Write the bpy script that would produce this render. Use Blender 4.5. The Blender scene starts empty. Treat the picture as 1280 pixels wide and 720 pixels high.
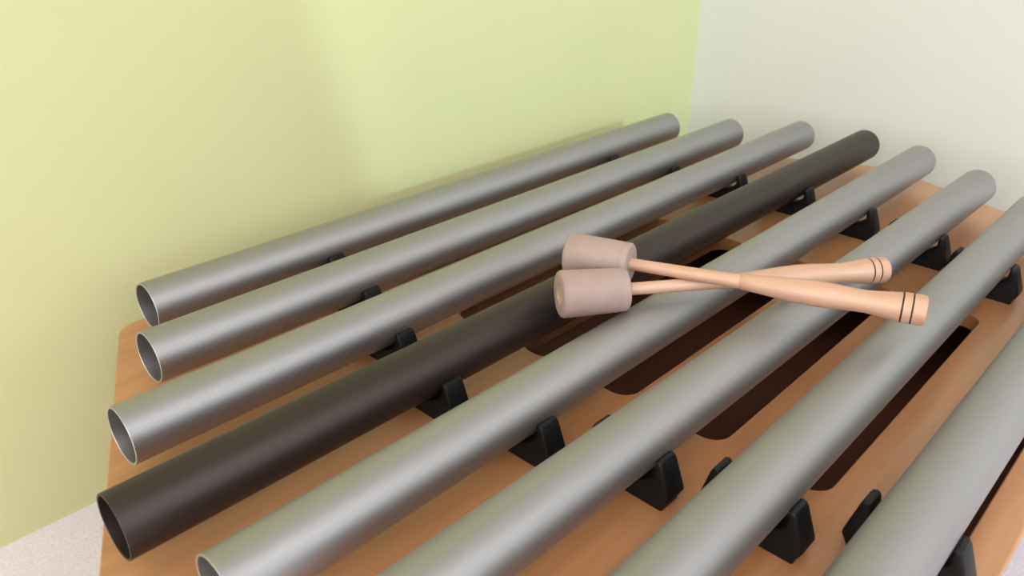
import bpy, bmesh, math, random
from mathutils import Vector, Matrix
random.seed(4)
PI = math.pi
S = bpy.context.scene
COL = S.collection

# ------------------------------------------------------------ materials
def new_mat(name):
    m = bpy.data.materials.new(name); m.use_nodes = True
    nt = m.node_tree
    return m, nt, nt.nodes['Principled BSDF']

def s2l(c):
    return tuple(((v/255)/12.92 if v/255 <= .04045 else ((v/255+.055)/1.055)**2.4) for v in c) + (1,)

def noise(nt, scale, detail=4, stretch=None, rough=.5):
    tc = nt.nodes.new('ShaderNodeTexCoord'); mp = nt.nodes.new('ShaderNodeMapping')
    nt.links.new(tc.outputs['Object'], mp.inputs['Vector'])
    if stretch: mp.inputs['Scale'].default_value = stretch
    n = nt.nodes.new('ShaderNodeTexNoise'); n.inputs['Scale'].default_value = scale
    n.inputs['Detail'].default_value = detail; n.inputs['Roughness'].default_value = rough
    nt.links.new(mp.outputs['Vector'], n.inputs['Vector'])
    return n

def ramp(nt, src, stops):
    r = nt.nodes.new('ShaderNodeValToRGB')
    e = r.color_ramp.elements
    while len(e) < len(stops): e.new(.5)
    for i, (p, c) in enumerate(stops): e[i].position = p; e[i].color = c
    nt.links.new(src, r.inputs['Fac']); return r

def bump(nt, b, src, strength, dist):
    bp = nt.nodes.new('ShaderNodeBump'); bp.inputs['Strength'].default_value = strength
    bp.inputs['Distance'].default_value = dist
    nt.links.new(src, bp.inputs['Height']); nt.links.new(bp.outputs['Normal'], b.inputs['Normal'])

def painted(name, c, amt=.02, rough=.75):
    m, nt, b = new_mat(name)
    n = noise(nt, 3.0, 3)
    lo = tuple(v*(1-amt) for v in c[:3])+(1,); hi = tuple(min(1, v*(1+amt)) for v in c[:3])+(1,)
    r = ramp(nt, n.outputs['Fac'], [(.3, lo), (.7, hi)])
    nt.links.new(r.outputs['Color'], b.inputs['Base Color'])
    b.inputs['Roughness'].default_value = rough
    n2 = noise(nt, 260, 2); bump(nt, b, n2.outputs['Fac'], .04, .001)
    return m

def metal(name, c, rough, var=.05, metallic=1.0, spec=.5):
    m, nt, b = new_mat(name)
    n = noise(nt, 2.5, 5, (1, 14, 14))
    lo = tuple(v*(1-var) for v in c[:3])+(1,); hi = tuple(v*(1+var) for v in c[:3])+(1,)
    r = ramp(nt, n.outputs['Fac'], [(.3, lo), (.7, hi)])
    nt.links.new(r.outputs['Color'], b.inputs['Base Color'])
    b.inputs['Metallic'].default_value = metallic; b.inputs['Roughness'].default_value = rough
    b.inputs['Specular IOR Level'].default_value = spec
    n2 = noise(nt, 900, 2); bump(nt, b, n2.outputs['Fac'], .05, .0002)
    return m

def wood(name, stops, scale, stretch, rough, coat=0.0, bstr=.05):
    m, nt, b = new_mat(name)
    n = noise(nt, scale, 6, stretch, .6)
    r = ramp(nt, n.outputs['Fac'], stops)
    n3 = noise(nt, 6, 2)
    mx = nt.nodes.new('ShaderNodeMix'); mx.data_type = 'RGBA'; mx.blend_type = 'MULTIPLY'
    r3 = ramp(nt, n3.outputs['Fac'], [(.3, (.88, .88, .88, 1)), (.7, (1, 1, 1, 1))])
    mx.inputs['Factor'].default_value = .8
    nt.links.new(r.outputs['Color'], mx.inputs['A']); nt.links.new(r3.outputs['Color'], mx.inputs['B'])
    nt.links.new(mx.outputs['Result'], b.inputs['Base Color'])
    b.inputs['Roughness'].default_value = rough
    b.inputs['Coat Weight'].default_value = coat; b.inputs['Coat Roughness'].default_value = .3
    bump(nt, b, n.outputs['Fac'], bstr, .0005)
    return m

M = {}
M['green'] = painted('wall_paint_green', (.66, .66, .345, 1))
M['cream'] = painted('wall_paint_cream', (.735, .725, .68, 1))
M['ceil'] = painted('ceiling_white', (.82, .82, .82, 1))
M['backwall'] = painted('wall_paint_back', (.62, .62, .64, 1))
M['tube'] = metal('satin_aluminium', (.38, .37, .38, 1), .52)
M['cut'] = metal('cut_aluminium', (.52, .50, .50, 1), .45)
M['darktube'] = metal('dark_anodised_metal', (.060, .046, .042, 1), .45, metallic=.75, spec=.4)
M['soundboard'] = wood('beech_board', [(.25, s2l((176, 118, 74))), (.5, s2l((192, 134, 88))), (.75, s2l((202, 146, 100)))], 5, (1, 9, 9), .40, .4)
M['boxwood'] = wood('box_interior_wood', [(.3, s2l((96, 54, 38))), (.7, s2l((116, 68, 48)))], 5, (1, 8, 8), .6)
M['handle'] = wood('beech_handle', [(.25, s2l((178, 130, 104))), (.5, s2l((204, 158, 132))), (.75, s2l((216, 174, 148)))], 14, (.35, 6, 6), .42, .1)
M['plug'] = wood('dowel_end', [(.3, s2l((190, 158, 112))), (.7, s2l((206, 176, 128)))], 60, None, .6)

m, nt, b = new_mat('beige_rubber'); n = noise(nt, 40, 4)
r = ramp(nt, n.outputs['Fac'], [(.3, s2l((162, 136, 129))), (.7, s2l((172, 147, 139)))])
nt.links.new(r.outputs['Color'], b.inputs['Base Color']); b.inputs['Roughness'].default_value = .62
b.inputs['Subsurface Weight'].default_value = .08; b.inputs['Subsurface Radius'].default_value = (.006, .004, .003); M['rubber'] = m

m, nt, b = new_mat('black_rubber'); n = noise(nt, 60, 3)
r = ramp(nt, n.outputs['Fac'], [(.3, (.0035, .0035, .004, 1)), (.7, (.006, .006, .007, 1))])
nt.links.new(r.outputs['Color'], b.inputs['Base Color']); b.inputs['Roughness'].default_value = .48; b.inputs['Specular IOR Level'].default_value = .27
bump(nt, b, n.outputs['Fac'], .08, .0006); M['black'] = m

m, nt, b = new_mat('burnt_ring'); n = noise(nt, 80, 2)
r = ramp(nt, n.outputs['Fac'], [(.3, (.018, .010, .007, 1)), (.7, (.03, .017, .012, 1))])
nt.links.new(r.outputs['Color'], b.inputs['Base Color']); b.inputs['Roughness'].default_value = .7; M['ring'] = m

m, nt, b = new_mat('floor_carpet'); n = noise(nt, 300, 5, None, .7)
r = ramp(nt, n.outputs['Fac'], [(.3, s2l((226, 216, 222))), (.7, s2l((242, 236, 244)))])
nt.links.new(r.outputs['Color'], b.inputs['Base Color']); b.inputs['Roughness'].default_value = .9
bump(nt, b, n.outputs['Fac'], .5, .002); M['floor'] = m

def emit(name, c, s):
    m, nt, b = new_mat(name)
    b.inputs['Base Color'].default_value = (.8, .8, .8, 1)
    b.inputs['Emission Color'].default_value = c; b.inputs['Emission Strength'].default_value = s
    return m
M['lamp'] = emit('lamp_diffuser', (1, .97, .98, 1), 3.1)
M['fill_left'] = emit('fill_diffuser_left', (1, .95, .94, 1), 3.0)
M['whitemetal'] = painted('lamp_frame_white', (.75, .75, .75, 1))

# ------------------------------------------------------------ helpers
def link(name, me, mat, parent=None):
    o = bpy.data.objects.new(name, me); COL.objects.link(o)
    if mat is not None: me.materials.append(mat)
    if parent is not None: o.parent = parent
    return o

def from_bm(name, bm, mat, parent=None, smooth=True, angle=35):
    bmesh.ops.recalc_face_normals(bm, faces=bm.faces)
    if smooth:
        for f in bm.faces: f.smooth = True
        for e in bm.edges:
            if len(e.link_faces) == 2 and e.calc_face_angle(0) > math.radians(angle): e.smooth = False
    me = bpy.data.meshes.new(name); bm.to_mesh(me); bm.free()
    return link(name, me, mat, parent)

def box(bm, x0, x1, y0, y1, z0, z1):
    v = [bm.verts.new((x, y, z)) for x in (x0, x1) for y in (y0, y1) for z in (z0, z1)]
    for f in ((0,1,3,2), (4,6,7,5), (0,4,5,1), (2,3,7,6), (0,2,6,4), (1,5,7,3)):
        bm.faces.new([v[i] for i in f])

def lathe(prof, n=64, closed=False):
    """prof: (x, r) points, revolved about the x axis"""
    bm = bmesh.new(); rings = []
    for x, r in prof:
        if r < 1e-6: rings.append([bm.verts.new((x, 0, 0))])
        else: rings.append([bm.verts.new((x, r*math.cos(2*PI*k/n), r*math.sin(2*PI*k/n))) for k in range(n)])
    prs = list(zip(rings, rings[1:])) + ([(rings[-1], rings[0])] if closed else [])
    for a, b_ in prs:
        for k in range(n):
            q = (k+1) % n
            if len(a) == 1 and len(b_) == 1: continue
            if len(a) == 1: bm.faces.new((a[0], b_[k], b_[q]))
            elif len(b_) == 1: bm.faces.new((a[k], b_[0], a[q]))
            else: bm.faces.new((a[k], b_[k], b_[q], a[q]))
    return bm

def empty(name, loc):
    o = bpy.data.objects.new(name, None); COL.objects.link(o); o.location = loc
    o.empty_display_size = .05; return o

def tag(o, label=None, cat=None, group=None, kind=None):
    for k, v in (('label', label), ('category', cat), ('group', group), ('kind', kind)):
        if v: o[k] = v
    return o

# ------------------------------------------------------------ dimensions (metres; z = 0 is the height of the tube axes)
R = .025
CF = [.736, .759, .794, .807, .789, .760, .722, .703]                            # ... and the far ones
TY = [.24648, .14701, .05096, -.04732, -.14537, -.24268, -.33555, -.43119]        # tube axes
TS = [.00425, .00016, .00426, -.00093, .00043, -.00952, .00365, -.0023]           # slight skew of each
TL = [-.0090, -.0503, -.1150, -.1591, -.1374, -.0720, -.033, .040]
CN = [.2018, .178, .1445, .1190, .1335, .1625, .182, .2235]                            # where the near cradles stand
TR = [.9317, .9727, 1.0459, 1.0672, 1.0387, .9739, .920, .885]
ZB = -.045                                                                       # top of the board
FLOOR = -.292
WY, WX = .37, 1.2                                                                # the two walls of the corner
CEIL = 2.15
BX, BY = -2.6, -2.6

# ------------------------------------------------------------ setting
def slab(name, x0, x1, y0, y1, z0, z1, mat):
    bm = bmesh.new(); box(bm, x0, x1, y0, y1, z0, z1)
    return tag(from_bm(name, bm, mat, smooth=False), kind='structure')
slab('floor', BX-.1, WX+.1, BY-.1, WY+.1, FLOOR-.1, FLOOR, M['floor'])
slab('ceiling', BX-.1, WX+.1, BY-.1, WY+.1, CEIL, CEIL+.1, M['ceil'])
slab('wall_left', BX-.1, WX+.1, WY, WY+.1, FLOOR, CEIL, M['green'])
slab('wall_right', WX, WX+.1, BY-.1, WY, FLOOR, CEIL, M['cream'])

def flat_curve(name, loops, z0, z1, mat, parent=None, bev=0):
    """plate with holes: first loop outer, others holes"""
    cu = bpy.data.curves.new(name, 'CURVE'); cu.dimensions = '2D'; cu.fill_mode = 'BOTH'
    for lp in loops:
        sp = cu.splines.new('POLY'); sp.points.add(len(lp)-1)
        for i, (x, y) in enumerate(lp): sp.points[i].co = (x, y, 0, 1)
        sp.use_cyclic_u = True
    cu.extrude = (z1-z0)/2 - bev; cu.bevel_depth = bev; cu.bevel_resolution = 2; cu.offset = -bev
    t = bpy.data.objects.new(name+'_c', cu); COL.objects.link(t)
    dg = bpy.context.evaluated_depsgraph_get()
    me = bpy.data.meshes.new_from_object(t.evaluated_get(dg))
    bpy.data.objects.remove(t); bpy.data.curves.remove(cu)
    me.transform(Matrix.Translation((0, 0, (z0+z1)/2)))
    me.name = name; me.materials.clear()
    return link(name, me, mat, parent)

# unseen back wall; window's sloped left edge is added to shade the green wall
wb = flat_curve('wall_back', [[(BX-.1, FLOOR), (WX+.1, FLOOR), (WX+.1, CEIL), (BX-.1, CEIL)],
                              [(-.2455, .50), (1.12, .50), (1.12, 1.95), (-.637, 1.95)]], 0, .1, M['backwall'])
wb.data.transform(Matrix.Rotation(PI/2, 4, 'X'))
wb.data.transform(Matrix.Translation((0, BY, 0)))
tag(wb, kind='structure')
wf = flat_curve('wall_far', [[(BY-.1, FLOOR), (WY, FLOOR), (WY, CEIL), (BY-.1, CEIL)],
                             [(-1.9, .25), (-.3, .25), (-.3, 1.75), (-1.9, 1.75)]], 0, .1, M['backwall'])  # opening added to let the side fill light in
wf.data.transform(Matrix(((0, 0, 1, 0), (1, 0, 0, 0), (0, 1, 0, 0), (0, 0, 0, 1))))
wf.data.transform(Matrix.Translation((BX-.1, 0, 0)))
tag(wf, kind='structure')

def ceiling_light(x, y, w, d, label, mat='lamp'):
    t = empty('ceiling_light', (x, y, CEIL))
    bm = bmesh.new()
    for a in ((-w/2-.03, w/2+.03, -d/2-.03, -d/2), (-w/2-.03, w/2+.03, d/2, d/2+.03), (-w/2-.03, -w/2, -d/2, d/2), (w/2, w/2+.03, -d/2, d/2)):
        box(bm, *a, -.03, 0)
    from_bm('lamp_frame', bm, M['whitemetal'], t, False)
    bm = bmesh.new(); box(bm, -w/2, w/2, -d/2, d/2, -.02, 0)
    from_bm('diffuser', bm, M[mat], t, False)
    tag(t, label, 'ceiling light')
ceiling_light(.1, -1.9, 1.6, 1.0, 'wide white ceiling light panel near the window behind the viewer')
ceiling_light(-1.6, -.8, 1.2, 1.2, 'square white fill light panel added over the open floor on the left', 'fill_left')  # added fill panel, lifts the floor and lower left wall

# ------------------------------------------------------------ instrument
inst = empty('tube_metallophone', (.46, -.085, FLOOR))
tag(inst, 'large metallophone of eight metal tubes in black rubber cradles on a six-sided wooden box', 'metallophone')
OFF = Vector((-.46, .085, -FLOOR))

def rounded(poly, rads, n=8):
    out = []; N = len(poly)
    for i in range(N):
        p = Vector(poly[i]); a = Vector(poly[i-1]); c = Vector(poly[(i+1) % N]); r = rads[i]
        u = (a-p).normalized(); v = (c-p).normalized()
        half = math.acos(max(-1, min(1, u.dot(v))))/2
        d = r/math.tan(half); cen = p+(u+v).normalized()*(r/math.sin(half))
        s = p+u*d-cen; e = p+v*d-cen
        a0 = math.atan2(s.y, s.x); a1 = math.atan2(e.y, e.x)
        while a1-a0 > PI: a1 -= 2*PI
        while a1-a0 < -PI: a1 += 2*PI
        for k in range(n+1):
            t = a0+(a1-a0)*k/n; out.append((cen.x+r*math.cos(t), cen.y+r*math.sin(t)))
    return out
def inset(hexa, d):
    N = len(hexa); out = []
    for i in range(N):
        p = Vector(hexa[i]); a = Vector(hexa[i-1]); c = Vector(hexa[(i+1) % N])
        u = (p-a).normalized(); v = (c-p).normalized()
        n1 = Vector((-u.y, u.x)); n2 = Vector((-v.y, v.x))
        b_ = (n1+n2).normalized(); out.append(tuple(p+b_*(d/b_.dot(n1))))
    return out
HEX = [(-.020, .310), (-.197, -.085), (-.020, -.481), (.940, -.481), (1.121, -.080), (.940, .310)]   # counter-clockwise
RAD = [.028, .05, .03, .03, .05, .03]
slots = []
for i in range(8):
    y0 = TY[i] + TS[i]*0
    w = .0222
    lp = rounded([(.254, y0-w), (.656, y0-w), (.656, y0+w), (.254, y0+w)], [.018]*4, 8)
    slots.append(lp)
sb = flat_curve('soundboard', [rounded(HEX, RAD, 12)]+slots, ZB-.018, ZB, M['soundboard'], inst, .0012)
sb.data.transform(Matrix.Translation(OFF))
def ring_wall(name, outer, inner, z0, z1, mat):
    o = flat_curve(name, [outer, inner], z0, z1, mat, inst); o.data.transform(Matrix.Translation(OFF)); return o
o1 = rounded(inset(HEX, .012), RAD, 12); o2 = rounded(inset(HEX, .026), [max(.01, r-.014) for r in RAD], 12)
ring_wall('side_panel', o1, o2, ZB-.112, ZB-.0182, M['soundboard'])
bt = flat_curve('bottom_panel', [rounded(inset(HEX, .0265), [max(.01, r-.015) for r in RAD], 12)], ZB-.112, ZB-.102, M['boxwood'], inst)
bt.data.transform(Matrix.Translation(OFF))
for lx, ly in ((.03, .25), (.89, .25), (.03, -.42), (.89, -.42)):
    bm = bmesh.new(); box(bm, lx-.02, lx+.02, ly-.02, ly+.02, FLOOR, ZB-.112)
    lg = from_bm('leg', bm, M['soundboard'], inst, False); lg.data.transform(Matrix.Translation(OFF))

# cradles
def cradle_mesh():
    half = [(.0355, -.045), (.0360, -.0415), (.0405, -.0330), (.0400, -.0290), (.0335, -.0035), (.0318, -.0002), (.0290, .0008), (.0268, -.0002),
            (.0256, -.0030), (.0250, -.0075), (.0258, -.0115), (.0250, -.0160), (.0212, -.0206), (.012, -.0268), (0, -.0284)]
    def up(z): return max(0, min(1, (z+.033)/.033))
    def hi(y, z): return y > .0245 and z > -.014                     # the prong itself
    far = [(y+.0030*(1 if y > .024 else 0)*(1 if y > .0305 or hi(y, z) else 0), z) for y, z in half]
    near = [(y-.0018*up(z) if y > .0262 and z > -.030 else y, z-.0035*up(z) if z > -.0125 else z) for y, z in half]
    prof = far + [(-y, z) for y, z in reversed(near[:-1])]
    def hx(z):
        return .0114 - .0014*max(0, (z+.033)/.033)
    bm = bmesh.new()
    A = [bm.verts.new((-hx(z), y, z)) for y, z in prof]; B = [bm.verts.new((hx(z), y, z)) for y, z in prof]
    n = len(prof)
    bm.faces.new(A); bm.faces.new(list(reversed(B)))
    for k in range(n):
        q = (k+1) % n; bm.faces.new((A[k], B[k], B[q], A[q]))
    bmesh.ops.recalc_face_normals(bm, faces=bm.faces)
    ed = [e for e in bm.edges if (abs(e.verts[0].co.x-e.verts[1].co.x) < .004 and e.verts[0].co.z+e.verts[1].co.z > -.088) and e.calc_face_angle(0) > .6]
    bmesh.ops.bevel(bm, geom=ed, offset=.0018, segments=3, profile=.5, affect='EDGES')
    bmesh.ops.triangulate(bm, faces=[f for f in bm.faces if len(f.verts) > 4])
    bmesh.ops.recalc_face_normals(bm, faces=bm.faces)
    for f in bm.faces: f.smooth = True
    for e in bm.edges:
        if len(e.link_faces) == 2 and e.calc_face_angle(0) > math.radians(32): e.smooth = False
    me = bpy.data.meshes.new('cradle'); bm.to_mesh(me); bm.free(); me.materials.append(M['black']); return me
CM = cradle_mesh()

def tube_mesh(L):
    t = .0019; c = .0004
    prof = [(0, R-t+c), (0, R-c), (c, R), (L-c, R), (L, R-c), (L, R-t+c), (L-c, R-t), (c, R-t)]
    # extra rings along the length keep the shading even
    return lathe(prof, 96, closed=True)
def cut_ends(o, L):
    o.data.materials.append(M['cut'])
    for p in o.data.polygons:
        if abs(p.normal.x) > .5: p.material_index = 1

for i in range(8):
    L = TR[i]-TL[i]; ang = math.atan(TS[i])
    def cy(x): return TY[i]+TS[i]*(x-.45)
    t = from_bm('tube', tube_mesh(L), M['darktube'] if i == 3 else M['tube'], inst, True, 30)
    t.location = Vector((TL[i], cy(TL[i]), 0))+OFF; t.rotation_euler = (0, 0, ang)
    if i != 3: cut_ends(t, L)
    if i == 3: t['label'] = 'dark brown, almost black tube among the grey ones'
    for x in (CN[i], CF[i]):
        c = bpy.data.objects.new('cradle', CM); COL.objects.link(c); c.parent = inst
        c.location = Vector((x, cy(x), .0001))+OFF; c.rotation_euler = (0, 0, ang)

# ------------------------------------------------------------ mallets
def mallet(A, B, label, roll=0):
    A = Vector(A); B = Vector(B); L = (B-A).length; k = L/.333
    t = empty('mallet', A); t.rotation_mode = 'QUATERNION'
    t.rotation_quaternion = (B-A).to_track_quat('X', 'Z')
    tag(t, label, 'mallet', 'rubber-headed mallets')
    head = from_bm('head', lathe([(.0025, 0), (.0025, .0085), (.0022, .0092), (0, .0100), (-.0004, .0195), (.0006, .0215), (.0030, .0226),
                                  (.0300, .0219), (.0560, .0211), (.0568, .0207), (.0578, .0210), (.0630, .0206), (.0645, .0196), (.0650, .0180),
                                  (.0650, .0066), (.0640, 0)], 72), M['rubber'], t, True, 50)
    from_bm('dowel_end', lathe([(.0032, 0), (.0018, .0002), (.0016, .0080), (.0028, .0083)], 40), M['plug'], head, True, 40)
    pts = [(.0645, .0060), (.110, .0062), (.160, .0066), (.1735, .0069), (.1745, .0065), (.1755, .0071), (.190, .0084), (.205, .0097), (.222, .0109), (.240, .0117), (.252, .0116),
           (.265, .0108), (.276, .0102), (.284, .0101), (.292, .0107), (.302, .0119), (.3125, .0131)]
    prof = [(.0640, 0)]+[(x*k, r) for x, r in pts]
    rings = []
    for xr in (.3135, .3215):
        prof += [(xr*k-.0008, .0134), (xr*k-.0005, .0128), (xr*k+.0005, .0128), (xr*k+.0008, .0134)]
        rings.append(xr*k)
    prof += [(.328*k, .0133), (.3315*k, .0128), (L-.0005, .0117), (L, .0100), (L+.0004, 0)]
    h = from_bm('handle', lathe(prof, 48), M['handle'], t, True, 40)
    for x in rings:
        from_bm('ring', lathe([(x-.00062, .0126), (x-.00062, .01315), (x+.00062, .01315), (x+.00062, .0126)], 48, closed=True), M['ring'], h, True, 30)['label'] = 'thin dark burnt ring around the handle'
    return t
mallet((.3071, -.0476, .048), (.4058, -.3586, .0618), 'beige-headed mallet whose wooden handle lies on top, crossing over the other mallet')
mallet((.2416, -.0906, .042), (.5187, -.2852, .0375), 'beige-headed mallet lying underneath, its handle passing below the other mallet handle')

# ------------------------------------------------------------ light from outside
w = bpy.data.worlds.new('World'); S.world = w; w.use_nodes = True
bg = w.node_tree.nodes['Background']
bg.inputs['Color'].default_value = (.8, .92, 1, 1); bg.inputs['Strength'].default_value = 1.2
wl = bpy.data.lights.new('window_daylight', 'AREA'); wl.shape = 'RECTANGLE'; wl.size = 1.7; wl.size_y = 1.5
wl.energy = 12.5; wl.color = (.92, .97, 1)
wo = bpy.data.objects.new('window_daylight', wl); COL.objects.link(wo)
wo.location = (.28, BY-.14, 1.2); wo.rotation_euler = (PI/2, 0, 0)
w2 = bpy.data.lights.new('side_fill_light', 'AREA'); w2.shape = 'RECTANGLE'; w2.size = 1.7; w2.size_y = 1.6  # added fill from the left for the low wall and floor
w2.energy = 48; w2.color = (.99, .96, .98)
w2o = bpy.data.objects.new('side_fill_light', w2); COL.objects.link(w2o)
w2o.location = (BX-.14, -1.1, 1.0); w2o.rotation_euler = (PI/2, 0, -PI/2)
sun = bpy.data.lights.new('sun', 'SUN'); sun.energy = .68; sun.angle = math.radians(1.2); sun.color = (.60, .95, 1)
so = bpy.data.objects.new('sun', sun); COL.objects.link(so)
so.rotation_mode = 'QUATERNION'; so.rotation_quaternion = Vector((.25, 1, -.35)).to_track_quat('-Z', 'Y')
so.location = (-.6, -4, 2)

# ------------------------------------------------------------ camera
yaw, pitch, roll = .76603, .47003, .00235
f = Vector((math.cos(yaw)*math.cos(pitch), math.sin(yaw)*math.cos(pitch), -math.sin(pitch)))
r_ = f.cross(Vector((0, 0, 1))).normalized(); u_ = r_.cross(f)
c_, s_ = math.cos(roll), math.sin(roll)
rx = r_*c_+u_*s_; ux = -r_*s_+u_*c_
cam = bpy.data.cameras.new('camera'); co = bpy.data.objects.new('camera', cam); COL.objects.link(co)
mw = Matrix((rx, ux, -f)).transposed().to_4x4(); mw.translation = Vector((-.26054, -.51239, .38099))
co.matrix_world = mw
cam.sensor_width = 36; cam.lens = 36*985.95/1280; cam.clip_start = .01
cam.dof.use_dof = True; cam.dof.focus_distance = .76; cam.dof.aperture_fstop = 9.0
S.camera = co
S.view_settings.view_transform = 'Standard'; S.view_settings.look = 'None'
S.view_settings.exposure = 0.08; S.view_settings.gamma = 1; S.view_settings.use_curve_mapping = False
